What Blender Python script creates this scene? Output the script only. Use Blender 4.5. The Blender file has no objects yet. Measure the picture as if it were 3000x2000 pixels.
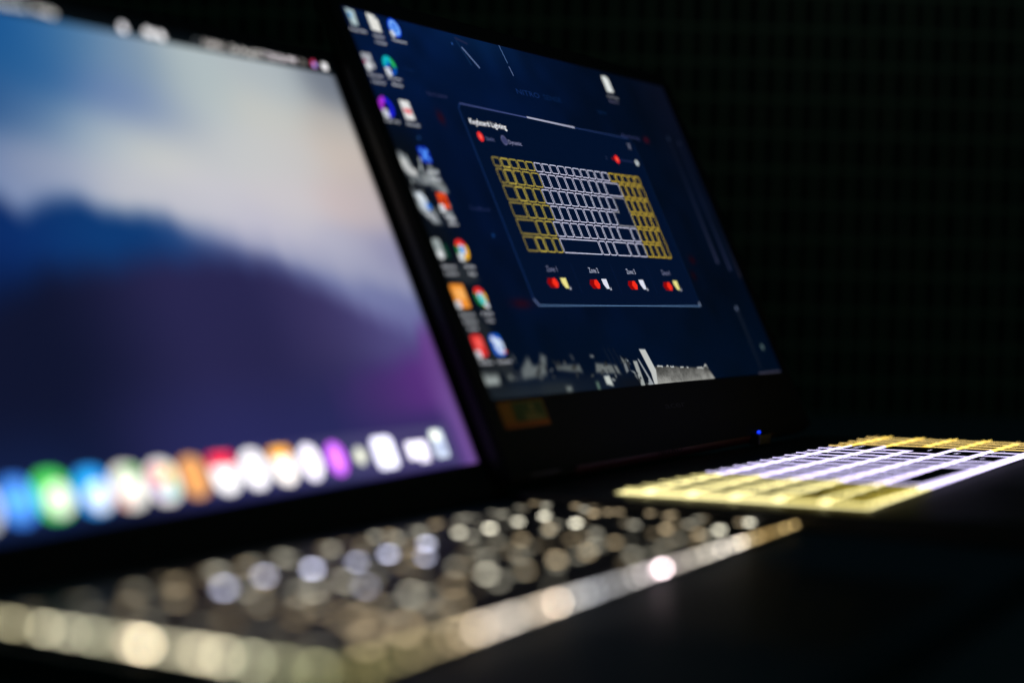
import bpy, math, random
import numpy as np
from mathutils import Matrix, Vector

random.seed(7)
S = bpy.context.scene
COL = S.collection
MM = 0.001

# ------------------------------------------------------------------ camera
YAW, PITCH, ROLL = 1.04279, -0.03585, 0.02136
CAM = Vector((-808.74775, -368.16996, 106.86482)) * MM
fw = Vector((math.sin(YAW) * math.cos(PITCH), math.cos(YAW) * math.cos(PITCH), math.sin(PITCH)))
rt = Vector((math.cos(YAW), -math.sin(YAW), 0.0))
up = rt.cross(fw)
r2 = math.cos(ROLL) * rt + math.sin(ROLL) * up
u2 = -math.sin(ROLL) * rt + math.cos(ROLL) * up
cd = bpy.data.cameras.new('camera')
cam = bpy.data.objects.new('camera', cd)
COL.objects.link(cam)
S.camera = cam
cam.matrix_world = Matrix(((r2.x, u2.x, -fw.x, CAM.x), (r2.y, u2.y, -fw.y, CAM.y), (r2.z, u2.z, -fw.z, CAM.z), (0, 0, 0, 1)))
cd.sensor_width = 36.0
cd.lens = 5012.26 * 36.0 / 3000.0
cd.clip_start = 0.02
cd.clip_end = 50.0
cd.dof.use_dof = True
cd.dof.focus_distance = 0.898
cd.dof.aperture_fstop = cd.lens / 21.8

# ------------------------------------------------------------------ world and lamps (a dark room lit by the two screens, plus an added fill)
w = bpy.data.worlds.new('World')
S.world = w
w.use_nodes = True
bg = w.node_tree.nodes['Background']
bg.inputs[0].default_value = (0.25, 0.8, 0.45, 1)
bg.inputs[1].default_value = 0.022
S.view_settings.view_transform = 'Standard'
S.view_settings.look = 'None'
S.view_settings.exposure = 0
S.view_settings.gamma = 1
S.render.engine = 'CYCLES'
S.cycles.use_denoising = True
S.cycles.max_bounces = 6


def lamp(name, loc, target, size, power, col):
    l = bpy.data.lights.new(name, 'AREA')
    l.size = size
    l.energy = power
    l.color = col
    o = bpy.data.objects.new(name, l)
    COL.objects.link(o)
    o.location = Vector(loc) * MM
    o.rotation_euler = (Vector(target) * MM - o.location).to_track_quat('-Z', 'Y').to_euler()
    return o


lamp('added_fill_lamp', (200, -700, 1500), (100, -350, 0), 0.5, 0.9, (0.42, 0.78, 1.0))  # unseen fill, added to lift the desk and the dark decks

# ------------------------------------------------------------------ colours and materials
def lin(c):
    return tuple(((x / 255) / 12.92 if x / 255 <= 0.04045 else ((x / 255 + 0.055) / 1.055) ** 2.4) for x in c)


_m = {}


def principled(name, col, rough=0.5, spec=0.5, metal=0.0, bump=0.0, bscale=900.0, var=0.0):
    if name in _m:
        return _m[name]
    m = bpy.data.materials.new(name)
    m.use_nodes = True
    nt = m.node_tree
    p = nt.nodes['Principled BSDF']
    p.inputs['Base Color'].default_value = (*col, 1)
    p.inputs['Roughness'].default_value = rough
    p.inputs['Specular IOR Level'].default_value = spec
    p.inputs['Metallic'].default_value = metal
    tc = nt.nodes.new('ShaderNodeTexCoord')
    nz = nt.nodes.new('ShaderNodeTexNoise')
    nz.inputs['Scale'].default_value = bscale
    nz.inputs['Detail'].default_value = 4
    nt.links.new(tc.outputs['Object'], nz.inputs['Vector'])
    if var > 0:
        mr = nt.nodes.new('ShaderNodeMapRange')
        mr.inputs[3].default_value = max(0, rough - var)
        mr.inputs[4].default_value = min(1, rough + var)
        nt.links.new(nz.outputs['Fac'], mr.inputs[0])
        nt.links.new(mr.outputs[0], p.inputs['Roughness'])
    if bump > 0:
        b = nt.nodes.new('ShaderNodeBump')
        b.inputs['Strength'].default_value = bump
        b.inputs['Distance'].default_value = 0.0002
        nt.links.new(nz.outputs['Fac'], b.inputs['Height'])
        nt.links.new(b.outputs[0], p.inputs['Normal'])
    _m[name] = m
    return m


def glow(rgb, k=1.0):
    key = ('g', tuple(rgb), round(k, 3))
    if key in _m:
        return _m[key]
    m = bpy.data.materials.new('lit_%d_%d_%d' % tuple(int(c) for c in rgb))
    m.use_nodes = True
    p = m.node_tree.nodes['Principled BSDF']
    p.inputs['Base Color'].default_value = (0.01, 0.01, 0.01, 1)
    p.inputs['Roughness'].default_value = 0.6
    p.inputs['Specular IOR Level'].default_value = 0.0
    p.inputs['Emission Color'].default_value = (*lin(rgb), 1)
    p.inputs['Emission Strength'].default_value = k
    _m[key] = m
    return m


def picture_mat(name, gloss=True):
    """a lit panel whose picture is stored in the colour attribute 'picture'"""
    m = bpy.data.materials.new(name)
    m.use_nodes = True
    nt = m.node_tree
    p = nt.nodes['Principled BSDF']
    a = nt.nodes.new('ShaderNodeAttribute')
    a.attribute_name = 'picture'
    p.inputs['Base Color'].default_value = (0.004, 0.004, 0.004, 1)
    p.inputs['Roughness'].default_value = 0.5
    p.inputs['Specular IOR Level'].default_value = 0.1 if gloss else 0.0
    nt.links.new(a.outputs['Color'], p.inputs['Emission Color'])
    p.inputs['Emission Strength'].default_value = 1.0
    return m


# ------------------------------------------------------------------ mesh helpers (local units are millimetres)
class MB:
    def __init__(self):
        self.v = []
        self.f = []
        self.mi = []
        self.mats = []

    def slot(self, m):
        if m not in self.mats:
            self.mats.append(m)
        return self.mats.index(m)

    def poly(self, pts, m, z=None):
        n = len(self.v)
        self.v += [((p[0], p[1], z) if z is not None else tuple(p)) for p in pts]
        self.f.append(tuple(range(n, n + len(pts))))
        self.mi.append(self.slot(m))

    def rect(self, x0, y0, x1, y1, z, m):
        self.poly([(x0, y0), (x1, y0), (x1, y1), (x0, y1)], m, z)

    def rrect(self, cx, cy, wd, ht, r, z, m, n=5):
        self.poly(rr_pts(cx, cy, wd, ht, r, n), m, z)

    def disc(self, cx, cy, rx, z, m, ry=None, n=24):
        ry = ry or rx
        self.poly([(cx + rx * math.cos(2 * math.pi * i / n), cy + ry * math.sin(2 * math.pi * i / n)) for i in range(n)], m, z)

    def arc(self, cx, cy, r0, r1, a0, a1, z, m, n=16):
        for i in range(n):
            t0 = math.radians(a0 + (a1 - a0) * i / n)
            t1 = math.radians(a0 + (a1 - a0) * (i + 1) / n)
            self.poly([(cx + r0 * math.cos(t0), cy + r0 * math.sin(t0)), (cx + r1 * math.cos(t0), cy + r1 * math.sin(t0)),
                       (cx + r1 * math.cos(t1), cy + r1 * math.sin(t1)), (cx + r0 * math.cos(t1), cy + r0 * math.sin(t1))], m, z)

    def line(self, a, b, wd, z, m):
        dx, dy = b[0] - a[0], b[1] - a[1]
        L = math.hypot(dx, dy)
        nx, ny = -dy / L * wd / 2, dx / L * wd / 2
        self.poly([(a[0] - nx, a[1] - ny), (b[0] - nx, b[1] - ny), (b[0] + nx, b[1] + ny), (a[0] + nx, a[1] + ny)], m, z)

    def outline(self, pts, wd, z, m):
        """closed band of width wd inside a polygon given by pts"""
        cx = sum(p[0] for p in pts) / len(pts)
        cy = sum(p[1] for p in pts) / len(pts)
        n = len(pts)
        inn = []
        for i in range(n):
            a, b, c = pts[i - 1], pts[i], pts[(i + 1) % n]
            d1 = Vector((b[0] - a[0], b[1] - a[1])).normalized()
            d2 = Vector((c[0] - b[0], c[1] - b[1])).normalized()
            n1 = Vector((-d1.y, d1.x))
            n2 = Vector((-d2.y, d2.x))
            q = (n1 + n2)
            q = q / max(0.35, (1 + n1.dot(n2)))
            inn.append((b[0] + q.x * wd, b[1] + q.y * wd))
        for i in range(n):
            j = (i + 1) % n
            self.poly([pts[i], pts[j], inn[j], inn[i]], m, z)

    def box(self, x0, y0, z0, x1, y1, z1, m, top=None, sides=None):
        c = [(x0, y0, z0), (x1, y0, z0), (x1, y1, z0), (x0, y1, z0), (x0, y0, z1), (x1, y0, z1), (x1, y1, z1), (x0, y1, z1)]
        for k, f in enumerate([(3, 2, 1, 0), (4, 5, 6, 7), (0, 1, 5, 4), (1, 2, 6, 5), (2, 3, 7, 6), (3, 0, 4, 7)]):
            mm = m
            if k == 1 and top: mm = top
            if k > 1 and sides: mm = sides
            self.poly([c[i] for i in f], mm)

    def slab(self, cx, cy, wd, ht, r, z0, z1, m, ch=0.0, n=6, top=None, edge=None, side=None, side_x=None):
        """rounded rectangle slab with a chamfer at its top edge"""
        a = rr_pts(cx, cy, wd, ht, r, n)
        b = rr_pts(cx, cy, wd - 2 * ch, ht - 2 * ch, max(0.05, r - ch), n)
        k = len(a)
        n0 = len(self.v)
        self.v += [(p[0], p[1], z0) for p in a] + [(p[0], p[1], z1 - ch) for p in a] + [(p[0], p[1], z1) for p in b]
        s = self.slot(side or m)
        e = self.slot(edge or m)
        for i in range(k):
            j = (i + 1) % k
            flank = side_x is not None and abs(a[j][1] - a[i][1]) > abs(a[j][0] - a[i][0])
            self.f.append((n0 + i, n0 + j, n0 + k + j, n0 + k + i)); self.mi.append(self.slot(side_x) if flank else s)
            if ch > 0:
                self.f.append((n0 + k + i, n0 + k + j, n0 + 2 * k + j, n0 + 2 * k + i)); self.mi.append(self.slot(side_x) if flank else e)
        self.f.append(tuple(n0 + 2 * k + i for i in range(k))); self.mi.append(self.slot(top or m))
        self.f.append(tuple(n0 + k - 1 - i for i in range(k))); self.mi.append(self.slot(m))

    def tube_x(self, x0, x1, cy, cz, r, m, n=20):
        n0 = len(self.v)
        for x in (x0, x1):
            self.v += [(x, cy + r * math.cos(2 * math.pi * i / n), cz + r * math.sin(2 * math.pi * i / n)) for i in range(n)]
        s = self.slot(m)
        for i in range(n):
            j = (i + 1) % n
            self.f.append((n0 + i, n0 + n + i, n0 + n + j, n0 + j)); self.mi.append(s)
        self.f.append(tuple(n0 + n - 1 - i for i in range(n))); self.mi.append(s)
        self.f.append(tuple(n0 + n + i for i in range(n))); self.mi.append(s)

    def text(self, s, x0, base, ht, z, m, x1=None, xc=None, font_scale=None):
        V, F, (a, b) = glyphs(s)
        k = ht / 0.7
        kx = k if x1 is None else (x1 - x0) / max(1e-6, (b - a))
        if font_scale: kx = k * font_scale
        ox = x0 - a * kx if xc is None else xc - (a + b) / 2 * kx
        n = len(self.v)
        self.v += [(ox + p[0] * kx, base + p[1] * k, z) for p in V]
        si = self.slot(m)
        for f in F:
            self.f.append(tuple(n + i for i in f)); self.mi.append(si)

    def build(self, name, parent=None, loc=(0, 0, 0), rot=None, smooth=False):
        me = bpy.data.meshes.new(name)
        me.from_pydata([(a * MM, b * MM, c * MM) for a, b, c in self.v], [], self.f)
        for m in self.mats:
            me.materials.append(m)
        me.polygons.foreach_set('material_index', self.mi)
        me.update()
        o = bpy.data.objects.new(name, me)
        COL.objects.link(o)
        if parent: o.parent = parent
        o.location = Vector(loc) * MM
        return o


def rr_pts(cx, cy, wd, ht, r, n=5):
    r = min(r, wd / 2 - 1e-3, ht / 2 - 1e-3)
    out = []
    for sx, sy, a0 in ((1, -1, -90), (1, 1, 0), (-1, 1, 90), (-1, -1, 180)):
        for i in range(n + 1):
            a = math.radians(a0 + 90 * i / n)
            out.append((cx + sx * (wd / 2 - r) + r * math.cos(a), cy + sy * (ht / 2 - r) + r * math.sin(a)))
    return out


_gl = {}


def glyphs(s):
    if s in _gl:
        return _gl[s]
    c = bpy.data.curves.new('t', 'FONT')
    c.body = s
    c.size = 1.0
    c.resolution_u = 2
    o = bpy.data.objects.new('t', c)
    COL.objects.link(o)
    bpy.context.view_layer.update()
    me = o.evaluated_get(bpy.context.evaluated_depsgraph_get()).to_mesh()
    V = [tuple(v.co) for v in me.vertices]
    F = [tuple(p.vertices) for p in me.polygons]
    o.evaluated_get(bpy.context.evaluated_depsgraph_get()).to_mesh_clear()
    bpy.data.objects.remove(o)
    bpy.data.curves.remove(c)
    xs = [v[0] for v in V] or [0, 1]
    _gl[s] = (V, F, (min(xs), max(xs)))
    return _gl[s]


def empty(name, loc, rz=0.0):
    o = bpy.data.objects.new(name, None)
    o.empty_display_size = 0.02
    COL.objects.link(o)
    o.location = Vector(loc) * MM
    o.rotation_euler = (0, 0, rz)
    return o


# signed distance to a polygon, vectorised: negative inside
def sdf(poly, X, Y):
    d = np.full(X.shape, 1e9)
    ins = np.zeros(X.shape, bool)
    n = len(poly)
    for i in range(n):
        ax, ay = poly[i]
        bx, by = poly[(i + 1) % n]
        ex, ey = bx - ax, by - ay
        t = np.clip(((X - ax) * ex + (Y - ay) * ey) / (ex * ex + ey * ey + 1e-12), 0, 1)
        d = np.minimum(d, np.hypot(X - ax - t * ex, Y - ay - t * ey))
        c = (ay > Y) != (by > Y)
        xi = (bx - ax) * (Y - ay) / ((by - ay) if by != ay else 1e-9) + ax
        ins ^= c & (X < xi)
    return np.where(ins, -d, d)


def sm(x, a, b):
    t = np.clip((x - a) / (b - a), 0, 1)
    return t * t * (3 - 2 * t)


def mixc(P, col, a):
    c = np.array(col, float)
    P += (c - P) * a[..., None]


def vnoise(X, Y, sc, seed):
    rs = np.random.RandomState(seed)
    G = rs.rand(256, 256)
    x = X / sc + 100; y = Y / sc + 100
    xi = np.floor(x).astype(int); yi = np.floor(y).astype(int)
    fx = x - xi; fy = y - yi
    fx = fx * fx * (3 - 2 * fx); fy = fy * fy * (3 - 2 * fy)
    g = lambda a, b: G[a % 256, b % 256]
    return (g(xi, yi) * (1 - fx) + g(xi + 1, yi) * fx) * (1 - fy) + (g(xi, yi + 1) * (1 - fx) + g(xi + 1, yi + 1) * fx) * fy


def picture_panel(name, x0, y0, x1, y1, z, step, fn, parent, matname, gloss=True):
    nx = int(round((x1 - x0) / step)) + 1
    ny = int(round((y1 - y0) / step)) + 1
    X, Y = np.meshgrid(np.linspace(x0, x1, nx), np.linspace(y0, y1, ny))
    P = fn(X, Y) / 255.0
    P = np.clip(P, 0, 1)
    L = np.where(P <= 0.04045, P / 12.92, ((P + 0.055) / 1.055) ** 2.4)
    co = np.stack([X, Y, np.full(X.shape, z)], -1).reshape(-1, 3) * MM
    i = (np.arange(ny - 1)[:, None] * nx + np.arange(nx - 1)[None]).ravel()
    q = np.stack([i, i + 1, i + nx + 1, i + nx], -1)
    me = bpy.data.meshes.new(name)
    me.vertices.add(len(co)); me.vertices.foreach_set('co', co.ravel().astype(np.float32))
    me.loops.add(q.size); me.loops.foreach_set('vertex_index', q.ravel().astype(np.int32))
    me.polygons.add(len(q)); me.polygons.foreach_set('loop_start', (np.arange(len(q)) * 4).astype(np.int32))
    me.update(calc_edges=True)
    at = me.color_attributes.new('picture', 'FLOAT_COLOR', 'POINT')
    at.data.foreach_set('color', np.concatenate([L.reshape(-1, 3), np.ones((len(co), 1))], 1).ravel().astype(np.float32))
    me.materials.append(picture_mat(matname, gloss))
    o = bpy.data.objects.new(name, me)
    COL.objects.link(o)
    if parent: o.parent = parent
    return o


# ================================================================== the setting
desk_m = principled('desk_black_laminate', (0.032, 0.046, 0.058), 0.55, 0.3, bump=0.3, bscale=700, var=0.12)
b = MB()
b.slab(300, 100, 3400, 2200, 30, -40, 0, desk_m, 2)
desk = b.build('desk')
desk['kind'] = 'structure'

wall_m = bpy.data.materials.new('dark_slotted_wall')
wall_m.use_nodes = True
nt = wall_m.node_tree
p = nt.nodes['Principled BSDF']
p.inputs['Roughness'].default_value = 0.9
p.inputs['Specular IOR Level'].default_value = 0.0
tc = nt.nodes.new('ShaderNodeTexCoord')
mp = nt.nodes.new('ShaderNodeMapping')
mp.inputs['Rotation'].default_value = (math.radians(90), 0, 0)
br = nt.nodes.new('ShaderNodeTexBrick')
br.inputs['Scale'].default_value = 1.0
br.inputs['Brick Width'].default_value = 0.0155
br.inputs['Row Height'].default_value = 0.029
br.inputs['Mortar Size'].default_value = 0.0042
br.inputs['Mortar Smooth'].default_value = 1.0
br.offset = 0.0
br.inputs['Color1'].default_value = (0.02, 0.02, 0.02, 1)
br.inputs['Color2'].default_value = (0.05, 0.05, 0.04, 1)
br.inputs['Mortar'].default_value = (0.17, 0.22, 0.15, 1)
nz = nt.nodes.new('ShaderNodeTexNoise')
nz.inputs['Scale'].default_value = 1.6
mx = nt.nodes.new('ShaderNodeMix')
mx.data_type = 'RGBA'
mx.blend_type = 'MULTIPLY'
mx.inputs[0].default_value = 0.8
nt.links.new(tc.outputs['Object'], mp.inputs['Vector'])
nt.links.new(mp.outputs[0], br.inputs['Vector'])
nt.links.new(tc.outputs['Object'], nz.inputs['Vector'])
nt.links.new(br.outputs['Color'], mx.inputs[6])
nt.links.new(nz.outputs['Fac'], mx.inputs[7])
nt.links.new(mx.outputs[2], p.inputs['Base Color'])
b = MB()
b.box(-2200, -8, 0.5, 2200, 8, 2200, wall_m)
wall = b.build('wall')
wall['kind'] = 'structure'
wall.location = Vector((CAM.x + fw.x * 1.42, CAM.y + fw.y * 1.42, 0))
wall.rotation_euler = (0, 0, -YAW + 0.06)

# ================================================================== materials of the laptops
black_plastic = principled('black_plastic', (0.010, 0.010, 0.011), 0.38, 0.3, bump=0.25, bscale=1800, var=0.1)
black_matte = principled('black_matte_frame', (0.006, 0.006, 0.006), 0.7, 0.12, bump=0.2, bscale=2500)
dark_metal = principled('dark_anodised_metal', (0.014, 0.032, 0.044), 0.5, 0.15, bump=0.15, bscale=2500, var=0.08)
deck_m = principled('keyboard_deck_black', (0.008, 0.009, 0.011), 0.40, 0.35, bump=0.3, bscale=1500, var=0.1)
key_m = principled('key_black_plastic', (0.012, 0.012, 0.013), 0.5, 0.3, bump=0.3, bscale=2500, var=0.12)
hinge_red = principled('dark_red_hinge', (0.05, 0.006, 0.008), 0.45, 0.3)
rubber = principled('rubber_foot_black', (0.02, 0.02, 0.02), 0.85, 0.1)

# ================================================================== GAMING LAPTOP
LIDB = 0.44978
HZ, CHIN = 26.61417, 32.37961
KX0, KY0, KW, KD = -160.5, 43.9, 329.1, 109.8
DECK = 17.6


def wedge(q):
    """the deck rises slightly from the hinge to the front edge"""
    q.v = [(x, y, z + (0.028 * (66 - y) if z > 10 else 0)) for x, y, z in q.v]
    return q

gl = empty('gaming_laptop', (0, -110, 0))
gl['label'] = 'black gaming laptop behind, keyboard glowing yellow and white, lighting settings window on screen'
gl['category'] = 'laptop'

# base (coordinates inside the laptop: y = world y + 110)
b = MB()
b.slab(0, -18, 366, 256, 12, 3.0, DECK, black_plastic, 1.2)
# side vents and ports
for i in range(10):
    b.box(-183.25, -40 + i * 5, 6, -182.9, -37.5 + i * 5, 9.8, black_matte)
b.box(-183.3, 30, 5, -182.9, 46, 9.8, dark_metal)
wedge(b).build('base', gl)
for fx_, fy_ in ((-160, -130), (160, -130), (-160, 90), (160, 90)):
    q = MB(); q.slab(fx_, fy_, 22, 8, 3.5, 0.0, 3.0, rubber, 0.4); q.build('rubber_foot', gl)
q = MB(); q.slab(-18, -98, 106, 70, 4, DECK + 0.02, DECK + 0.12, deck_m, 0.02); wedge(q).build('trackpad', gl)

# hinge bar with its stamped word
q = MB()
q.tube_x(-120, 120, 112, 22.3, 4.6, hinge_red)
q.text('NITRO', -14, -2.0, 3.4, 0.0, black_matte, x1=14)
# stand the stamped word against the front of the bar
nv = len(glyphs('NITRO')[0])
for i in range(len(q.v) - nv, len(q.v)):
    x, y, z = q.v[i]
    q.v[i] = (x - 20, 112 - 4.75, 22.6 + y)
q.build('hinge', gl)
for s in (-1, 1):
    q = MB(); q.tube_x(s * 150 - 14, s * 150 + 14, 112, 22.0, 4.2, black_plastic); q.build('hinge_cap', gl)

# lid: own axes x right, y up along the lid, z towards the viewer; origin = display bottom-left
upB = Vector((0, math.sin(LIDB), math.cos(LIDB)))
nB = Vector((0, -math.cos(LIDB), math.sin(LIDB)))
oB = Vector((-172.1, 0, HZ)) + upB * CHIN + Vector((0, 110, 0))
MBm = Matrix(((1, upB.x, nB.x, oB.x * MM), (0, upB.y, nB.y, oB.y * MM), (0, upB.z, nB.z, oB.z * MM), (0, 0, 0, 1)))
T, BT = 193.8, -1.7
q = MB()
q.slab(172.1, 81.5, 363, 241, 8, -6.5, -0.9, black_plastic, 0.5)
q_r = 1.1
q.box(-8.6, BT, -0.9, 0, T, q_r, black_matte)                    # left bezel
q.box(344.2, BT, -0.9, 352.8, T, q_r, black_matte)               # right bezel
q.box(-8.6, T, -0.9, 352.8, 201.6, q_r, black_matte)             # top bezel
q.box(-8.6, -37, -0.9, 352.8, BT, q_r, black_matte)              # chin
lid = q.build('lid', gl)
lid.matrix_local = MBm
faint = principled('faint_grey_print', (0.03, 0.03, 0.03), 0.6, 0.2)
q = MB(); q.text('acer', 164.5, -15.5, 3.6, q_r + 0.05, faint, x1=189.8); q.build('lettering', lid)
q = MB(); q.disc(172, 197.6, 1.3, q_r + 0.05, principled('lens_glass', (0.01, 0.01, 0.02), 0.1, 0.5)); q.build('webcam', lid)
# energy sticker
y1 = principled('sticker_amber', (0.26, 0.10, 0.008), 0.55, 0.3)
y2 = principled('sticker_green_black', (0.05, 0.07, 0.02), 0.55, 0.3)
y3 = principled('sticker_cream', (0.22, 0.16, 0.05), 0.55, 0.3)
y4 = principled('sticker_orange', (0.27, 0.06, 0.008), 0.55, 0.3)
q = MB()
q.slab(22, -9.5, 40, 12.5, 0.6, q_r + 0.02, q_r + 0.22, y1, 0.05)
q.rect(13, -13.0, 41, -3.9, q_r + 0.26, y2)
q.rect(3, -15.4, 41, -13.2, q_r + 0.26, y4)
q.rect(22, -12.4, 38, -11.0, q_r + 0.30, y3)
q.rect(22, -10.2, 34, -9.2, q_r + 0.30, y3)
q.disc(30, -6.6, 1.8, q_r + 0.30, y3)
q.build('sticker', lid)


def pic_b(X, Y):
    P = np.zeros(X.shape + (3,))
    u = X / 344.2
    v = Y / 193.6
    P[...] = (2, 17, 50)
    mixc(P, (3, 27, 72), sm(v, 0.55, 1.02) * sm(1 - u, 0.15, 0.8))
    mixc(P, (2, 14, 38), sm(u, 0.35, 0.95))
    mixc(P, (13, 20, 44), sm(u, 0.8, 1.0) * sm(v, 0.35, 1.0))
    mixc(P, (0, 18, 48), sm(1 - v, 0.72, 0.9) * 0.8)
    mixc(P, (10, 44, 84), sm(v, 0.88, 1.03) * np.exp(-((X - 125) / 45) ** 2) * 0.55)
    mixc(P, (10, 16, 26), sm(-X, -36, -8) * sm(-Y, -150, -110))
    n1 = vnoise(X, Y, 14, 3); n2 = vnoise(X, Y, 4, 5)
    P *= (0.86 + 0.28 * n1)[..., None]

    def shp(poly, col, soft=0.6, a=1.0, tex=0.0):
        d = sdf(poly, X, Y)
        al = (1 - sm(d, -soft, soft)) * a
        if tex: al = al * (1 - tex + tex * 2 * n2)
        mixc(P, col, np.clip(al, 0, 1))
    # grey haze along the bottom edge
    mixc(P, (42, 52, 62), np.clip((1 - sm(Y, 1, 11)) * (1 - sm(X, 60, 160)) * (0.55 + 0.6 * n1), 0, 1))
    mixc(P, (16, 22, 32), (1 - sm(Y, 0, 9)) * sm(X, 110, 140) * (1 - sm(X, 150, 176)) * 0.8)
    # torn pale sheet and the blades
    edge = [(174, 8.3)] + [(174 + i * 5.0, 8.4 - i * 0.25 + (0.7 if i % 2 else 0) * random.uniform(.2, 1.2)) for i in range(1, 13)] + [(238, 7.4), (241, 2.5), (244, -2.5), (167, -2.5)]
    d = sdf(edge, X, Y)
    g = 118 + 16 * vnoise(X, Y, 0.9, 11) + 26 * vnoise(X, Y, 5, 13) - 4.5 * Y
    cur = 1 - sm(d, -0.4, 0.4)
    P += (np.stack([g, g, g * 0.97], -1) - P) * cur[..., None]
    mixc(P, (205, 208, 205), np.clip((1 - sm(np.abs(d), 0.1, 0.6)) * (Y > 5) * (vnoise(X, Y, 2.2, 9) > .45), 0, 1))
    shp([(163.4, 18.6), (170.6, 18.3), (173.6, 6.5), (168.6, -2.5), (165, -2.5), (166.5, 5)], (190, 193, 190), 0.5)
    shp([(139.7, 13), (142.9, 12.9), (142.4, 6.9), (138.5, 5.8)], (120, 126, 130), 0.6)
    shp([(151.3, 12.4), (155.8, 12.2), (154.4, -2.5), (149.6, -2.5)], (155, 160, 158), 0.6)
    shp([(157.2, 13.4), (158.8, 13.0), (165.2, -2.5), (156.2, -2.5), (161, 2.1)], (150, 156, 160), 0.45)
    shp([(36, 11.6), (46.5, 18), (48, 13.4), (54.4, 13.2), (59.3, 19), (63.6, 17.3), (57.4, 7.9), (34.2, 6.7)], (112, 120, 122), 1.6)
    shp([(70.7, 12.8), (93, 12.4), (93.4, 8), (80.4, 9.0), (69.3, 10.4)], (104, 112, 114), 1.3)
    shp([(109.8, 12.6), (131.9, 10.6), (132.9, 5.6), (106.7, 7.5)], (116, 122, 122), 1.2)
    shp([(113, 5.4), (119, 5.6), (119.6, -.3), (113, 1)], (190, 196, 190), 0.8)
    shp([(-2, 11.8), (15.4, 11.2), (13.4, 5.3), (-2, 5.3)], (150, 158, 156), 1.3)
    shp([(21, 11), (27, 10.5), (27, 6.6), (22, 6.8)], (96, 104, 104), 1.2)
    shp([(86.6, 17.8), (89.6, 17.6), (90.2, 14.6), (87.6, 14.4)], (64, 72, 84), 0.9)
    shp([(107, 17), (111, 16.8), (111, 15.4), (107.4, 15.4)], (120, 126, 130), 0.8)
    shp([(71.5, 2), (77, 1.8), (76, -1), (71, -1)], (120, 128, 126), 1.2)
    shp([(102.4, 3), (105.6, 2.8), (105, -1.5), (101.8, -1.5)], (96, 122, 112), 1.1)
    for x in (124, 129, 134):
        shp([(x, 20), (x + 1.2, 20), (x + 5, 6), (x + 3.4, 6)], (26, 36, 54), 0.9, 0.8)
    # pale machine shapes behind the icon columns
    shp([(-1, 121), (8, 118), (11, 109), (22, 110), (24, 117), (30, 110), (33, 101), (28, 99), (20, 104), (10, 103), (2, 108)], (128, 134, 138), 1.4, 1, .35)
    shp([(-1, 103), (4, 101), (8, 92), (14, 90), (17, 84), (10, 84), (3, 90)], (150, 156, 160), 1.3, 1, .25)
    shp([(22, 90), (29, 92), (30, 86), (24, 84)], (150, 154, 156), 1.2, .9)
    rs = np.random.RandomState(12)
    for cx, cy, w_, h_, n_, lo, hi in ((12, 114, 12, 4, 9, 120, 205), (24, 106, 7, 7, 9, 110, 200), (7, 97, 8, 8, 9, 110, 200), (22, 90, 7, 5, 6, 120, 190), (40, 12, 30, 5, 8, 70, 160), (80, 10, 30, 4, 9, 60, 140), (125, 8, 18, 6, 10, 50, 150), (148, 6, 10, 7, 6, 60, 170), (14, 12, 22, 6, 6, 80, 160)):
        for _ in range(n_):
            x, y = cx + rs.uniform(-w_, w_), cy + rs.uniform(-h_, h_)
            a1, r1, r2_ = rs.uniform(0, 3.14), rs.uniform(1.2, 3.6), rs.uniform(.5, 1.5)
            c1_, s1_ = math.cos(a1), math.sin(a1)
            g_ = rs.uniform(lo, hi)
            shp([(x + r1 * c1_, y + r1 * s1_), (x - r2_ * s1_, y + r2_ * c1_), (x - r1 * c1_, y - r1 * s1_), (x + r2_ * s1_, y - r2_ * c1_)], (g_ * .96, g_, g_), 0.5, 0.9)
            shp([(x + 2 + r2_, y + 1), (x + 2, y + 1 + r2_), (x + 2 - r2_, y + 1)], (6, 12, 26), 0.6, 0.8)
    shp([(0, 40), (18, 40), (24, 30), (30, 20), (28, 10), (4, 10)], (44, 50, 56), 3.0, .8)
    shp([(3, 64), (28, 64), (30, 56), (20, 54), (4, 56)], (56, 62, 68), 2.5, .8)
    # fine light scratches at the top
    for a_, b_, wd, c_ in (((101.3, 186.5), (111.3, 176.5), 0.42, (120, 140, 185)), ((142.8, 194), (144.6, 183.6), 0.3, (88, 120, 170)),
                           ((144.7, 181.2), (145.7, 176.3), 0.32, (110, 130, 175)), ((98, 190), (104, 177), 0.5, (20, 52, 96)), ((98, 191.5), (108, 189.8), 0.7, (34, 44, 84))):
        dx, dy = b_[0] - a_[0], b_[1] - a_[1]
        t = np.clip(((X - a_[0]) * dx + (Y - a_[1]) * dy) / (dx * dx + dy * dy), 0, 1)
        dd = np.hypot(X - a_[0] - t * dx, Y - a_[1] - t * dy)
        mixc(P, c_, 1 - sm(dd, wd * .5, wd * 1.5))
    # tall faint columns of the dimmed program on the right
    for a_, b_, wd, c_, e in (((319, 154), (315.4, 70.5), 2.4, (58, 66, 104), 1), ((333, 152), (330.2, 66), 2.2, (52, 62, 104), 1),
                              ((338.8, 114), (341.8, 61.5), 1.3, (64, 60, 80), 1), ((315.1, 41), (314.8, 2), 2.6, (30, 42, 66), 0)):
        t = (Y - a_[1]) / (b_[1] - a_[1])
        xc = a_[0] + (b_[0] - a_[0]) * t
        al = (1 - sm(np.abs(X - xc), wd * .3, wd * 1.4)) * ((t > 0) & (t < 1)) * ((0.15 + 0.85 * t ** 2) if e else (1 - 0.45 * t))
        mixc(P, c_, np.clip(al, 0, 1))
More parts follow.
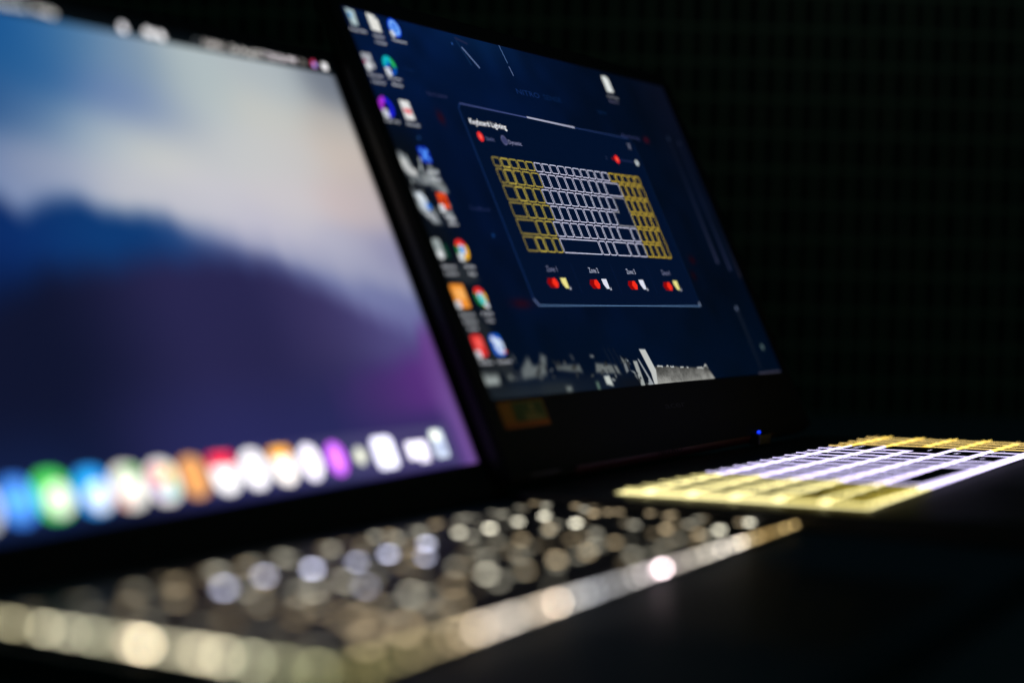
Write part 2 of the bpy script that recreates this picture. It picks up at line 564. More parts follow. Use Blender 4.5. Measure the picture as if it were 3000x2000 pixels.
    for cx, cy, r, c_ in ((315.1, 41.2, 1.8, (92, 106, 135)), (330, 15.6, 2.3, (95, 120, 125)), (325.6, 62, 0.1, (0, 0, 0)), (319.2, 155, 1.8, (40, 56, 90)), (333, 153, 1.5, (44, 54, 88)),
                          (58.6, 79.9, 1.1, (22, 66, 130)), (92.5, 187.5, .8, (40, 80, 150))):
        mixc(P, c_, 1 - sm(np.hypot(X - cx, Y - cy), r * .5, r * 1.4))
    for cx, cy, rx, ry, c_, a in ((52.6, 141.8, 3.2, 3.6, (66, 8, 22), .7), (284.6, 150.8, 3.2, 2, (120, 14, 34), .8), (279.2, 72, 4, 2.6, (50, 4, 18), .8),
                                  (60, 44.5, 9, 2.6, (62, 6, 22), .7), (272, 62, 3, 3, (40, 4, 16), .8)):
        mixc(P, c_, np.exp(-((X - cx) / rx) ** 2 - ((Y - cy) / ry) ** 2) * a)
    # lit strip at the very corner
    mixc(P, (84, 84, 108), (1 - sm(np.abs(Y + 0.9), 0.5, 1.1)) * (X > 308) * (X < 342))
    fall = (0.80 - 0.16 * sm(u, 0.35, 1.0) - 0.08 * (1 - sm(v, 0.1, 0.5)))  # viewing-angle dimming of the panel, painted into its picture
    lum = P.max(-1)
    fall = fall + (1 - fall) * sm(lum, 90, 150)
    P *= fall[..., None]
    return P


dispB = picture_panel('display', 0, -1.7, 344.2, 193.8, 0, 0.5, pic_b, lid.parent, 'gaming_display_picture')
dispB.matrix_local = MBm

Z = 0.12


def G(*rgb, k=1.0):
    return glow(rgb, k)


WHT = G(225, 228, 230)
CAP = G(176, 178, 184, k=1.7)


def caption(lines, xc, y, wd=11.5):
    q = MB()
    for i, (s, k) in enumerate(lines):
        q.text(s, xc - wd * k / 2, y - i * 3.4, 1.55, Z, CAP, x1=xc + wd * k / 2)
    return q.build('icon_caption', dispB)


def badge(q, x, y, r=2.4):
    q.rrect(x, y, r * 1.7, r * 1.7, 0.5, Z + 0.2, WHT)
    q.line((x - 1, y - 1), (x + 1, y + 1), 0.5, Z + 0.3, G(40, 90, 180))


ic = []
# row 1
q = MB()
q.poly([(4.0, 193.2), (10.6, 192.6), (9.8, 184.4), (5.0, 184.8)], G(176, 196, 200), Z)
q.poly([(4.6, 191.0), (7.2, 191.0), (6.8, 188.0), (5.0, 188.2)], G(80, 150, 205), Z + .1)
q.build('desktop_icon', dispB)
caption([('Recycle Bin', 1.1)], 8.4, 181.3)
q = MB()
q.poly([(20.6, 193.3), (26.6, 192.8), (29.0, 190.6), (28.4, 183.8), (20.6, 184.2)], G(226, 226, 220), Z)
q.poly([(26.6, 192.8), (26.4, 190.6), (29.0, 190.6)], G(150, 155, 165), Z + .1)
q.build('desktop_icon', dispB)
caption([('Game', .75), ('Center', .8)], 24.4, 180.6)
q = MB()
q.disc(41.4, 188.4, 5.1, Z, G(16, 74, 226))
q.arc(41.4, 188.4, 2.7, 4.1, 0, 360, Z + .1, G(120, 176, 250), 28)
q.disc(41.4, 188.4, 2.3, Z + .1, G(96, 160, 245))
q.arc(41.4, 188.4, 0.9, 1.6, 30, 300, Z + .2, G(30, 80, 220))
badge(q, 37.6, 184.6, 1.9)
q.build('desktop_icon', dispB)
caption([('Camera', 1.0)], 41.5, 180.6, 12)
# row 2
q = MB()
for x, y in ((4.6, 168.2), (8.6, 168.4), (4.8, 163.4), (9.0, 164.0), (6.8, 165.9)):
    q.rrect(x, y, 3.3, 3.4, .6, Z, G(172, 174, 182))
q.rrect(4.9, 162.8, 3.6, 3.8, .6, Z + .1, WHT)
q.disc(3.4, 165.4, .8, Z + .1, G(200, 60, 110))
q.build('desktop_icon', dispB)
caption([('Driver', 1.0), ('Control', .9)], 8.6, 158.0)
q = MB()
q.disc(23.7, 165.8, 5.0, Z, G(10, 84, 190))
q.arc(23.7, 165.8, 2.2, 5.1, 60, 190, Z + .1, G(16, 178, 190), 14)
q.arc(23.7, 165.8, 2.2, 5.1, -10, 60, Z + .1, G(40, 190, 96), 8)
q.disc(24.6, 164.6, 2.0, Z + .15, G(4, 30, 80))
badge(q, 20.6, 162.2)
q.build('desktop_icon', dispB)
caption([('Browser', .95), ('Beta', .7)], 24.4, 158.4)
# row 3
q = MB()
q.arc(7.3, 142.4, 2.5, 5.4, -90, 90, Z, G(24, 30, 214), 14)
q.arc(7.3, 142.4, 2.5, 5.4, 90, 200, Z, G(176, 48, 214), 12)
q.arc(7.3, 142.4, 2.5, 5.4, 200, 270, Z, G(84, 24, 190), 8)
badge(q, 4.4, 138.8)
q.build('desktop_icon', dispB)
caption([('Video Tool', 1.05)], 7.6, 134.6)
q = MB()
q.rect(20.2, 137.6, 28.0, 147.6, Z, G(226, 226, 226))
q.rect(21.0, 141.4, 27.2, 143.2, Z + .1, G(226, 70, 86))
q.rect(22.6, 140.4, 26.6, 141.2, Z + .1, G(240, 150, 150))
q.build('desktop_icon', dispB)
caption([('Manual', .9)], 24.6, 134.4)
# row 4
q = MB()
q.poly([(-.2, 117.5), (5, 116), (9, 111.5), (12, 110.8), (11, 107.6), (5, 108), (.6, 112)], G(188, 190, 190), Z)
q.disc(2.6, 114.6, 2.2, Z + .1, G(206, 208, 206))
q.build('desktop_icon', dispB)
q = MB()
q.rrect(24.4, 119.6, 9.0, 8.4, 1.6, Z, G(12, 44, 176))
q.line((21.6, 122.4), (27.4, 116.8), 1.6, Z + .1, G(84, 148, 250))
q.line((27.4, 122.4), (21.6, 116.8), 1.6, Z + .15, G(84, 148, 250))
q.disc(25, 128.4, .9, Z, G(30, 64, 116))
q.build('desktop_icon', dispB)
caption([('Launcher', 1.0), ('Setup', .8)], 25.4, 110.2)
# row 5
q = MB()
q.poly([(3.4, 98.4), (7.2, 99.8), (10.6, 97.2), (11.4, 92.8), (8, 89.8), (4.6, 92.0)], G(196, 208, 222), Z)
q.disc(10.6, 92.4, 1.9, Z + .1, G(36, 116, 214))
q.disc(5.4, 96.6, 1.8, Z + .1, G(226, 232, 236))
q.build('desktop_icon', dispB)
caption([('Mail', .6)], 9.6, 87.0)
q = MB()
q.rrect(25.2, 96.2, 8.0, 8.2, 1.0, Z, G(226, 74, 26))
q.line((25.6, 98.6), (23.2, 94.4), 1.0, Z + .1, G(120, 22, 10))
q.disc(26.6, 95.8, 1.3, Z + .1, G(150, 34, 14))
badge(q, 21.6, 92.0)
q.build('desktop_icon', dispB)
caption([('Editor', .8), ('2021', .7)], 25.8, 87.0)
# row 6
q = MB()
q.rrect(5.4, 71.6, 6.4, 9.6, 1.6, Z, G(150, 160, 160))
q.disc(4.6, 68.4, 2.2, Z + .1, WHT)
q.rrect(10.8, 70.4, 3.2, 7.2, 1.0, Z + .05, G(8, 58, 44))
q.build('desktop_icon', dispB)
caption([('Sheet', .95), ('Converter', .95)], 8.2, 62.0)


def wheel_icon(x, y, r):
    q = MB()
    q.arc(x, y, r * .42, r, 30, 150, Z, G(232, 44, 40), 12)
    q.arc(x, y, r * .42, r, 150, 270, Z, G(20, 120, 60), 12)
    q.arc(x, y, r * .42, r, 270, 390, Z, G(244, 178, 40), 12)
    q.disc(x, y, r * .5, Z + .1, G(226, 234, 240))
    q.disc(x, y, r * .38, Z + .2, G(60, 150, 236))
    return q


q = wheel_icon(25.0, 71.4, 5.3); badge(q, 21.6, 67.6); q.build('desktop_icon', dispB)
caption([('Web', .8), ('App', .6)], 25.8, 62.2)
# row 7
q = MB()
q.rrect(7.9, 48.2, 11.4, 11.6, 1.2, Z, G(240, 146, 50))
q.rrect(8.4, 49.2, 8.2, 5.4, .8, Z + .1, G(250, 178, 96))
badge(q, 3.8, 44.0, 2.2)
q.build('desktop_icon', dispB)
caption([('Remote', 1.0), ('Desktop', .95), ('Viewer', .8)], 8.4, 38.6)
q = wheel_icon(25.2, 47.9, 5.0)
q.disc(25.4, 46.4, 2.6, Z + .3, G(90, 206, 206)); badge(q, 27.6, 43.8, 1.9)
q.build('desktop_icon', dispB)
caption([('Profile', .8), ('Two', .6)], 25.6, 38.8)
# row 8
q = MB()
q.rrect(7.9, 24.2, 9.6, 10.6, 2.2, Z, G(226, 50, 48))
q.rrect(8.4, 25.4, 5.0, 5.0, 1.5, Z + .1, G(246, 96, 88))
badge(q, 4.8, 20.0, 2.2)
q.build('desktop_icon', dispB)
caption([('Office', .95)], 8.6, 15.4)
q = MB()
q.rrect(23.8, 24.2, 10.2, 10.8, 3.0, Z, G(20, 92, 206))
q.disc(24.8, 23.6, 3.9, Z + .1, G(206, 222, 244))
q.disc(21.6, 27.0, 1.6, Z + .1, G(226, 236, 250))
q.disc(25.4, 22.6, 1.2, Z + .2, G(70, 120, 210))
q.disc(28.0, 20.8, .9, Z + .2, G(226, 90, 60))
q.build('desktop_icon', dispB)
caption([('Assistant', 1.05)], 24.4, 15.4)
# file at the top right
q = MB()
q.poly([(257.2, 190.5), (263.2, 190.7), (265.5, 188.9), (265.6, 180.1), (257.2, 179.9)], G(222, 226, 224), Z)
q.build('desktop_icon', dispB)
q = MB()
q.text('Gaming', 254.4, 176.2, 1.6, Z, G(150, 152, 160), x1=268.2)
q.text('Battles', 254.4, 172.9, 1.6, Z, G(96, 94, 122), x1=266.6)
q.build('icon_caption', dispB)

# the settings window
q = MB()
fr = [(76.0, 152.0), (73.2, 149.2), (73.2, 47.0), (76.4, 43.2), (263.9, 42.5), (263.9, 144.0), (258.6, 149.6)]
q.poly(fr, G(1, 15, 41), 0.05)
dimc, midc = G(20, 44, 92), G(60, 72, 122)
q.line((76.0, 152.0), (141.7, 151.0), 0.8, .09, midc)
q.line((193.6, 150.1), (258.6, 149.6), 0.4, .09, G(44, 64, 118))
q.line((73.2, 149.2), (73.2, 47), 0.8, .09, dimc)
q.line((76.0, 152.0), (73.2, 149.2), 0.8, .10, dimc)
q.line((73.2, 47.0), (76.4, 43.4), 1.1, .10, G(90, 106, 150))
q.line((76.4, 43.5), (263.9, 42.7), 0.55, .09, G(84, 116, 158))
q.line((263.9, 44), (263.9, 144), 0.35, .09, G(14, 36, 78))
q.line((263.9, 144), (258.6, 149.6), 0.35, .09, G(14, 36, 78))
q.line((263.6, 42.6), (263.6, 45.4), 0.8, .11, G(150, 166, 196))
q.line((141.7, 151.2), (193.6, 150.2), 1.1, .11, G(164, 166, 190))
q.build('settings_window', dispB)
q = MB(); q.text('Keyboard Lighting', 79.0, 141.2, 3.1, Z, G(236, 236, 240, k=1.5), x1=114.2); q.build('window_title', dispB)
q = MB(); q.text('NITRO', 141.8, 165.0, 3.2, Z, G(18, 42, 92), x1=166.2); q.text('SENSE', 170.8, 165.0, 3.2, Z, G(8, 32, 72), x1=190.8); q.build('window_title', dispB)
for s, x0, x1, y, c in (('Fan Control', 48.6, 66.0, 153.4, (48, 52, 92)), ('CoolBoost', 46.4, 65.2, 92.8, (34, 44, 84)), ('Monitoring', 251.9, 274.6, 150.0, (54, 60, 104)),
                        ('Power', 36.0, 45.0, 165.0, (10, 34, 78)), ('Lighting', 232, 243, 163.5, (10, 34, 72))):
    q = MB(); q.text(s, x0, y, 2.1, Z, G(*c), x1=x1); q.build('faint_menu_text', dispB)
q = MB(); q.disc(83.8, 134.5, 2.75, Z, G(236, 44, 44)); q.disc(83.8, 134.5, 1.3, Z + .05, G(250, 96, 84)); q.build('radio_button', dispB)
q = MB(); q.disc(106.7, 134.5, 2.7, Z, G(58, 62, 102)); q.arc(106.7, 134.5, 2.3, 2.8, 0, 360, Z + .05, G(92, 96, 136), 24); q.build('radio_button', dispB)
q = MB(); q.text('Static', 88.4, 133.0, 2.1, Z, G(84, 90, 130, k=1.3), x1=96.6); q.build('radio_label', dispB)
q = MB(); q.text('Dynamic', 110.6, 132.8, 2.4, Z, G(120, 122, 156, k=1.4), x1=123.8); q.build('radio_label', dispB)
q = MB(); q.line((254.6, 146.2), (257.4, 142.4), .6, Z, G(130, 132, 156)); q.line((257.4, 146.2), (254.6, 142.4), .6, Z + .03, G(130, 132, 156)); q.build('close_cross', dispB)
q = MB()
q.line((225.6, 133.8), (231, 133.8), 1.6, Z, G(116, 6, 14))
q.line((233, 133.8), (253, 133.7), 1.0, Z, G(26, 36, 72))
q.disc(231.8, 133.8, 2.6, Z + .05, G(248, 34, 30)); q.disc(231.9, 133.8, 1.4, Z + .1, G(255, 90, 70))
q.disc(257.3, 133.5, 1.9, Z, G(206, 212, 216)); q.text('Z', 217.8, 132.8, 2.0, Z, G(46, 54, 88))
q.build('brightness_slider', dispB)

YEL, YWH = (186, 160, 52), (196, 196, 222)
D_X0, D_X1, D_Y0, D_Y1 = 86.0, 251.6, 124.4, 72.0
W1 = 134.4
rows = [[8.4] * 16, [7.5] + [9.0] * 12 + [18.9], [12.0] + [9.0] * 12, [14.5] + [9.0] * 11, [19.5] + [9.0] * 10 + [16.0, 8.9], [12.0, 8.4, 9.3, 7.5, 43.0, 8.5, 8.5, 17.0, 10.0, 10.2]]
rowy = [124.4, 118.1, 108.9, 99.7, 90.5, 81.2, 72.0]
cells = []      # (x0, y0, x1, y1, row, index) in diagram millimetres
for r, ws in enumerate(rows):
    x = D_X0
    for k, wd in enumerate(ws):
        cells.append((x, rowy[r + 1], x + wd, rowy[r], r, k))
        x += wd
    for k in range(4):
        a = D_X0 + W1 + k * 7.8
        if k == 3 and r == 5: continue
        if k == 3 and r == 4:
            cells.append((a, rowy[6], a + 7.8, rowy[4], r, 100 + k)); continue
        cells.append((a, rowy[r + 1], a + 7.8, rowy[r], r, 100 + k))
ENTER = [(D_X0 + 120.0, rowy[3] + .0), (D_X0 + 120.0, rowy[2]), (D_X0 + W1, rowy[2]), (D_X0 + W1, rowy[4]), (D_X0 + 113.5, rowy[4]), (D_X0 + 113.5, rowy[3])]


def zone_of(x):
    return 0 if x < 126 else (3 if x > 216 else 1)


qy, qy2, qw = MB(), MB(), MB()
for (x0, y0, x1, y1, r, k) in cells:
    g = 1.0
    z3 = zone_of((x0 + x1) / 2)
    pts = rr_pts((x0 + x1) / 2, (y0 + y1) / 2, x1 - x0 - g, y1 - y0 - g, 0.9, 3)
    near = (x0 + x1) / 2 < 105
    if z3 == 1:
        qw.outline(pts, 0.42, Z, G(200, 200, 226, k=1.3))
    else:
        (qy if z3 == 0 else qy2).outline(pts, 0.6 if near else 0.42, Z, G(150, 134, 66) if near and k < 1 else (G(190, 170, 70, k=1.2) if z3 == 0 else G(214, 182, 50, k=1.3)))
e = [(ENTER[0][0] + .3, ENTER[0][1] + .2), (ENTER[5][0] + .3, ENTER[5][1] - .2), (ENTER[4][0] + .3, ENTER[4][1] + .3), (ENTER[3][0] - .3, ENTER[3][1] + .3), (ENTER[2][0] - .3, ENTER[2][1] - .3), (ENTER[1][0] + .3, ENTER[1][1] - .3)]
e[0], e[1] = (ENTER[0][0] + .3, ENTER[0][1] - .2), (ENTER[5][0] + .3, ENTER[5][1] - .2)
qw.outline(e, 0.5, Z, G(150, 150, 160))
o = qy.build('keyboard_diagram', dispB); o['label'] = 'yellow outlined keys at the left of the on-screen keyboard'
o = qy2.build('keyboard_diagram', dispB); o['label'] = 'yellow outlined keys at the right of the on-screen keyboard'
o = qw.build('keyboard_diagram', dispB); o['label'] = 'white outlined keys of the on-screen keyboard'
for i, (xc, s) in enumerate(((103.0, 'Zone 1'), (147.6, 'Zone 2'), (190.8, 'Zone 3'), (234.8, 'Zone 4'))):
    c = (96, 100, 128) if i in (0, 3) else (150, 154, 176)
    q = MB(); q.text(s, xc - 5.3, 61.8, 2.9, Z, G(*c, k=1.5), x1=xc + 5.3); q.build('zone_label', dispB)
for i, xc in enumerate((98.8, 143.1, 186.7, 230.4)):
    q = MB()
    yy = 55.6 - i * .25
    q.poly([(xc - 5.8, yy), (xc - 3.6, yy + 2.5), (xc + 1.8, yy + 2.5), (xc + 1.8, yy - 2.5), (xc - 3.6, yy - 2.5)], G(140, 4, 6), Z)
    q.poly([(xc - .9, yy), (xc + 1.0, yy + 2.5), (xc + 3.7, yy + 2.5), (xc + 5.4, yy), (xc + 3.7, yy - 2.5), (xc + 1.0, yy - 2.5)], G(246, 44, 26), Z + .05)
    q.build('zone_switch', dispB)
for i, xc in enumerate((110.8, 155.2, 198.9, 242.2)):
    q = MB()
    c = (236, 226, 140) if i in (0, 3) else (222, 224, 240)
    q.poly([(xc - 2.8, 58.4), (xc + 2.8, 58.4), (xc + 2.8, 52.8), (xc - 0.6, 52.8), (xc - 2.6, 55.4)], G(*c), Z)
    q.poly([(xc + 2.0, 52.0), (xc + 4.6, 52.0), (xc + 4.6, 54.0)], G(150, 152, 170), Z + .05)
    q.build('colour_swatch', dispB)
for xc in (125.1, 169.5, 212.9):
    q = MB(); q.line((xc, 66.8), (xc, 50.3), .3, Z, G(14, 30, 66)); q.build('divider_line', dispB)

# power light on the edge under the lid
q = MB(); q.slab(95.5, 106.4, 1.4, 1.4, .5, 23.6, 24.7, G(16, 50, 255, k=3.0), .2, top=G(60, 110, 255, k=2.2)); q.build('power_light', gl)
q = MB(); q.slab(95.5, 105.6, 18, 7, 1.5, DECK, 23.6, black_plastic, .5); q.build('light_housing', gl)

# ---- the real keyboard
WH_K, YN_K, YF_K = (218, 206, 255), (252, 238, 160), (250, 210, 100)
wh_side, wh_leg, wh_gap = G(*WH_K, k=1.9), G(214, 208, 246, k=1.8), G(*WH_K, k=3.2)
yn_side, yn_leg, yn_gap = G(*YN_K, k=1.25), G(*YN_K, k=1.3), G(255, 242, 170, k=2.6)
yo_side = G(226, 204, 80, k=0.85)
yf_side, yf_leg, yf_gap = G(250, 210, 100, k=1.7), G(240, 196, 110, k=1.6), G(*YF_K, k=2.2)
SX = {0: G(*YN_K, k=1.3), 1: G(216, 206, 255, k=1.7), 3: G(246, 210, 126, k=1.5)}
ZM = {0: (yn_side, yn_leg, yn_gap), 1: (wh_side, wh_leg, wh_gap), 3: (yf_side, yf_leg, yf_gap)}


def k2w(x, y):
    return KX0 + (x - D_X0) * KW / 165.6, 110 - KY0 - (124.4 - y) * KD / 52.4


# backlight tray, one lit sheet with three colour zones
q = MB()
zx = [KX0 - 1.0, k2w(126, 0)[0], k2w(216, 0)[0], KX0 + KW + 1.0]
ytop, ybot = 110 - KY0 + 1.0, 110 - KY0 - KD - 1.0
for i, zz in enumerate((0, 1, 3)):
    q.rect(zx[i], ybot, zx[i + 1], ytop, DECK + 0.25, ZM[zz][2])
for i, zz in enumerate((0, 1, 3)):
    for r_ in range(1, 7):
        yy = k2w(90, (124.4, 118.1, 108.9, 99.7, 90.5, 81.2, 72.0)[r_])[1]
        yy = yy + .5 if r_ == 0 else (yy - .3 if r_ == 6 else yy)
        xe = zx[i + 1] if not (i == 2 and r_ == 5) else k2w(D_X0 + W1 + 22.6, 0)[0]
        if r_ == 3 and i == 1: xe = k2w(D_X0 + 113.5, 0)[0]
        q.box(zx[i], yy - .55, DECK + .3, xe, yy + .55, DECK + (1.9 if r_ < 6 else 1.2), ZM[zz][2])  # glowing ridges added between key rows to imitate overexposed streaks
q.box(zx[0] - 1.2, ybot - 1.2, DECK - .2, zx[3] + 1.2, ybot - .02, DECK + .5, black_plastic)
q.box(zx[0] - 1.2, ytop + .02, DECK - .2, zx[3] + 1.2, ytop + 1.2, DECK + .5, black_plastic)
wedge(q).build('backlight_panel', gl)

LEG = {0: ['esc', 'F1', 'F2', 'F3', 'F4', 'F5', 'F6', 'F7', 'F8', 'F9', 'F10', 'F11', 'F12', 'prt', 'pau', 'del'],
       1: list('`1234567890-=') + ['backspace'], 2: ['tab'] + list('QWERTYUIOP[]'), 3: ['caps'] + list("ASDFGHJKL;'"),
       4: ['shift'] + list('ZXCVBNM,./') + ['shift', '^'], 5: ['ctrl', 'fn', 'win', 'alt', '', 'alt', 'fn', 'ctrl', '<', '>']}
PAD = {0: ['hm', 'pu', 'pd', 'end'], 1: ['num', '/', '*', '-'], 2: ['7', '8', '9', '+'], 3: ['4', '5', '6', '+'], 4: ['1', '2', '3', 'ent'], 5: ['0', '.', '0']}


def keycap(q, cx, cy, wd, ht, zone, leg, row=0):
    side, lg, _ = ZM[zone]
    if zone == 0 and row >= 4: side = yo_side
    ztop = DECK + 2.15
    q.slab(cx, cy, wd, ht, 1.1, DECK + 0.5, ztop, key_m, 0.3, n=3, side=side, edge=side, side_x=SX[zone] if not (zone == 0 and row >= 4) else yo_side)
    if leg:
        n0 = len(q.v)
        hh = 4.2 if len(leg) == 1 else 2.9
        q.text(leg, 0, cy + (1.0 if ht > 12 else -1), hh, ztop + 0.06, lg, xc=cx - (wd * .12 if len(leg) == 1 else 0))


GX, GY = 4.4, 4.0
far = MB()
kcells = [c for c in cells]
for (x0, y0, x1, y1, r, k) in kcells:
    a, t = k2w(x0, y1)
    c, d = k2w(x1, y0)
    leg = PAD[r][k - 100] if k >= 100 else LEG[r][k]
    zone = zone_of((x0 + x1) / 2)
    if k == 103 and r in (0, 1, 2):
        keycap(far, (a + c) / 2, (t + d) / 2, c - a - GX, t - d - GY, zone, leg)
        continue
    q = MB()
    keycap(q, (a + c) / 2, (t + d) / 2, c - a - GX, t - d - GY, zone, leg, r)
    wedge(q).build('key', gl)
o = wedge(far).build('keys', gl)
o['kind'] = 'stuff'
# the L shaped enter key
q = MB()
E2 = [k2w(*p_) for p_ in ENTER]
(ax_, ay_), (bx_, by_) = k2w(D_X0 + 120.0, rowy[2]), k2w(D_X0 + W1, rowy[4])
cx_, cy_ = k2w(D_X0 + 113.5, rowy[3])
pts = [(cx_ + GX / 2, by_ + GY / 2), (bx_ - GX / 2, by_ + GY / 2), (bx_ - GX / 2, ay_ - GY / 2), (ax_ + GX / 2, ay_ - GY / 2), (ax_ + GX / 2, cy_ - GY / 2), (cx_ + GX / 2, cy_ - GY / 2)]
n0 = len(q.v)
zb, zt = DECK + .5, DECK + 2.15
q.poly([(x, y, zt) for x, y in pts], key_m)
for i in range(6):
    j = (i + 1) % 6
    q.poly([(pts[i][0], pts[i][1], zb), (pts[j][0], pts[j][1], zb), (pts[j][0], pts[j][1], zt), (pts[i][0], pts[i][1], zt)], wh_side)
q.text('enter', 0, (by_ + cy_) / 2, 2.3, zt + .06, wh_leg, xc=(cx_ + bx_) / 2)
wedge(q).build('key', gl)

# ================================================================== SLIM LAPTOP (near, out of focus)
LIDA = 0.43953
AX, AY, AYAW, ACH = -336.27978, 1.28169, 0.01564, 16.12743
sl = empty('slim_laptop', (AX, AY, 0), AYAW)
sl['label'] = 'blurred near laptop with mountain wallpaper, row of dock icons and pale lit keyboard rim'
sl['category'] = 'laptop'
DZ = 12.6
q = MB()
q.slab(3, -112, 330, 240, 10, 1.6, DZ, dark_metal, 1.0)
q.build('base', sl)
for fx_, fy_ in ((-140, -215), (146, -215), (-140, -10), (146, -10)):
    q = MB(); q.slab(fx_, fy_, 16, 16, 7.9, 0.0, 1.6, rubber, 0.3); q.build('rubber_foot', sl)
q = MB(); q.slab(4, -186, 120, 78, 5, DZ + .02, DZ + .1, deck_m, .02); q.build('trackpad', sl)
q = MB(); q.tube_x(-130, 136, 3.0, 11.6, 4.2, black_matte); q.build('hinge', sl)

upA = Vector((0, math.sin(LIDA), math.cos(LIDA)))
nA = Vector((0, -math.cos(LIDA), math.sin(LIDA)))
oA = Vector((-151, 0, 14)) + upA * ACH
MAm = Matrix(((1, upA.x, nA.x, oA.x * MM), (0, upA.y, nA.y, oA.y * MM), (0, upA.z, nA.z, oA.z * MM), (0, 0, 0, 1)))
q = MB()
q.slab(151, 89.5, 328, 216, 9, -5.2, -0.7, dark_metal, .5)
q.box(-13, 0, -.7, 0, 191.6, .5, black_matte)
q.box(302.2, 0, -.7, 315, 191.6, .5, black_matte)
q.box(-13, 191.6, -.7, 315, 197.4, .5, black_matte)
q.box(-13, -17.5, -.7, 315, 0, .5, black_matte)
lidA = q.build('lid', sl)
lidA.matrix_local = MAm


R1 = np.array([(0, 118), (40, 120), (60, 117), (74.1, 112.3), (80.6, 107.2), (87.8, 110.7), (107.4, 114.6), (121.3, 110.0), (146.3, 110.0), (168.3, 106.2), (204.3, 100.2), (243.3, 92.7), (272.8, 89.3), (302.5, 87)])
R2 = np.array([(0, 66), (30, 70), (60.7, 78.4), (83.6, 88.5), (115.5, 91.6), (144.5, 94.6), (169.3, 95.6), (200.8, 93.7), (225.1, 86.7), (249.8, 77.3), (275.3, 66.3), (302.5, 58)])
R3 = np.array([(0, -20), (205, -10), (214, 44), (217.7, 47.5), (223, 42), (232.7, 47.9), (248.8, 49.3), (262, 50), (275.6, 53.3), (286, 55), (293.2, 65.1), (302.5, 68)])


def wall_a(X, Y):
    P = np.zeros(X.shape + (3,))
    # sky, blended from colour samples
    samp = [(0, 190, 12, 60, 125), (60, 185, 16, 76, 150), (110, 178, 22, 94, 168), (130, 176, 74, 128, 178), (160, 172, 128, 158, 190), (200, 172, 186, 202, 206), (250, 176, 186, 198, 204), (300, 178, 120, 130, 146),
            (110, 162, 40, 106, 172), (145, 158, 108, 140, 196), (165, 152, 120, 150, 200), (190, 156, 196, 208, 210), (240, 160, 210, 212, 206), (290, 158, 196, 190, 184), (100, 145, 84, 128, 184),
            (70, 150, 30, 90, 160), (130, 140, 176, 196, 214), (160, 138, 226, 226, 214), (185, 140, 206, 210, 216), (215, 140, 212, 214, 214), (250, 140, 212, 210, 210), (285, 142, 222, 204, 190), (300, 135, 200, 188, 186),
            (60, 125, 110, 140, 200), (100, 125, 170, 182, 212), (140, 122, 204, 206, 216), (180, 120, 212, 210, 220), (230, 120, 216, 210, 216), (275, 122, 220, 200, 200), (298, 120, 196, 184, 190),
            (90, 112, 140, 160, 206), (160, 108, 196, 198, 216), (210, 104, 200, 198, 220), (260, 98, 188, 188, 214), (298, 98, 150, 150, 190)]
    num = np.zeros(P.shape)
    den = np.zeros(X.shape)
    for x, y, r, g, bb in samp:
        wgt = np.exp(-(((X - x) / 24) ** 2 + ((Y - y) / 12) ** 2)) + 1e-6
        num += wgt[..., None] * np.array((r, g, bb), float)
        den += wgt
    P[...] = num / den[..., None]
    # first range
    y1 = np.interp(X, R1[:, 0], R1[:, 1]) + 3 * (vnoise(X, Y * 0, 7, 2) - .5)
    soft = 6 + 6.0 * sm(X, 120, 260)
    c1 = np.zeros(P.shape)
    c1[...] = (4, 44, 118)
    mixc(c1, (6, 60, 132), sm(X, 60, 120))
    mixc(c1, (78, 96, 160), sm(X, 130, 200))
    mixc(c1, (124, 132, 186), sm(X, 190, 260))
    mixc(c1, (6, 26, 76), (1 - sm(X, 60, 110)) * (1 - sm(Y, 70, 100)))
    mixc(c1, (104, 104, 170), sm(X, 220, 300) * (1 - sm(Y, 55, 85)))
    mixc(c1, (168, 172, 206), sm(Y - y1, -14, 2) * sm(X, 130, 210) * .8)
    a = 1 - sm(Y - y1, -soft, soft)
    P += (c1 - P) * a[..., None]
    # second range
    y2 = np.interp(X, R2[:, 0], R2[:, 1]) + 2 * (vnoise(X, Y * 0, 5, 8) - .5)
    c2 = np.zeros(P.shape)
    c2[...] = (14, 20, 52)
    mixc(c2, (40, 38, 88), sm(X, 70, 150))
    mixc(c2, (56, 50, 104), sm(X, 180, 230) * sm(Y, 20, 60))
    mixc(c2, (84, 76, 142), sm(X, 215, 285))
    mixc(c2, (40, 42, 104), (1 - sm(Y, 20, 55)) * sm(X, 60, 140) * .9)
    mixc(c2, (16, 34, 84), (1 - sm(Y, 5, 45)) * (1 - sm(X, 50, 110)))
    a = 1 - sm(Y - y2, -12, 7)
    P += (c2 - P) * a[..., None]
    # third, purple
    y3 = np.interp(X, R3[:, 0], R3[:, 1])
    c3 = np.zeros(P.shape)
    c3[...] = (66, 44, 116)
    mixc(c3, (90, 44, 136), sm(X, 235, 285))
    mixc(c3, (112, 66, 156), sm(X, 275, 302))
    mixc(c3, (54, 44, 112), 1 - sm(Y, 16, 32))
    mixc(c3, (124, 80, 172), sm(X, 280, 300) * (1 - sm(Y, 20, 50)))
    a = (1 - sm(Y - y3, -12, 5)) * sm(X, 200, 250)
    P += (c3 - P) * a[..., None]
    P *= (0.985 + 0.03 * vnoise(X, Y, 30, 21))[..., None]
    grey = P.mean(-1, keepdims=True)
    P += (grey - P) * (0.14 - 0.14 * (1 - sm(X, 80, 150)) * sm(Y, 110, 160))[..., None]
    P *= (0.93 - 0.10 * (1 - sm(X, 60, 150)) * sm(Y, 90, 150))[..., None]  # vignetting towards the upper left, put into the wallpaper colours
    # panel gets darker at its frame
    P *= (0.55 + 0.45 * sm(302.2 - X, -1, 5))[..., None]
    return P


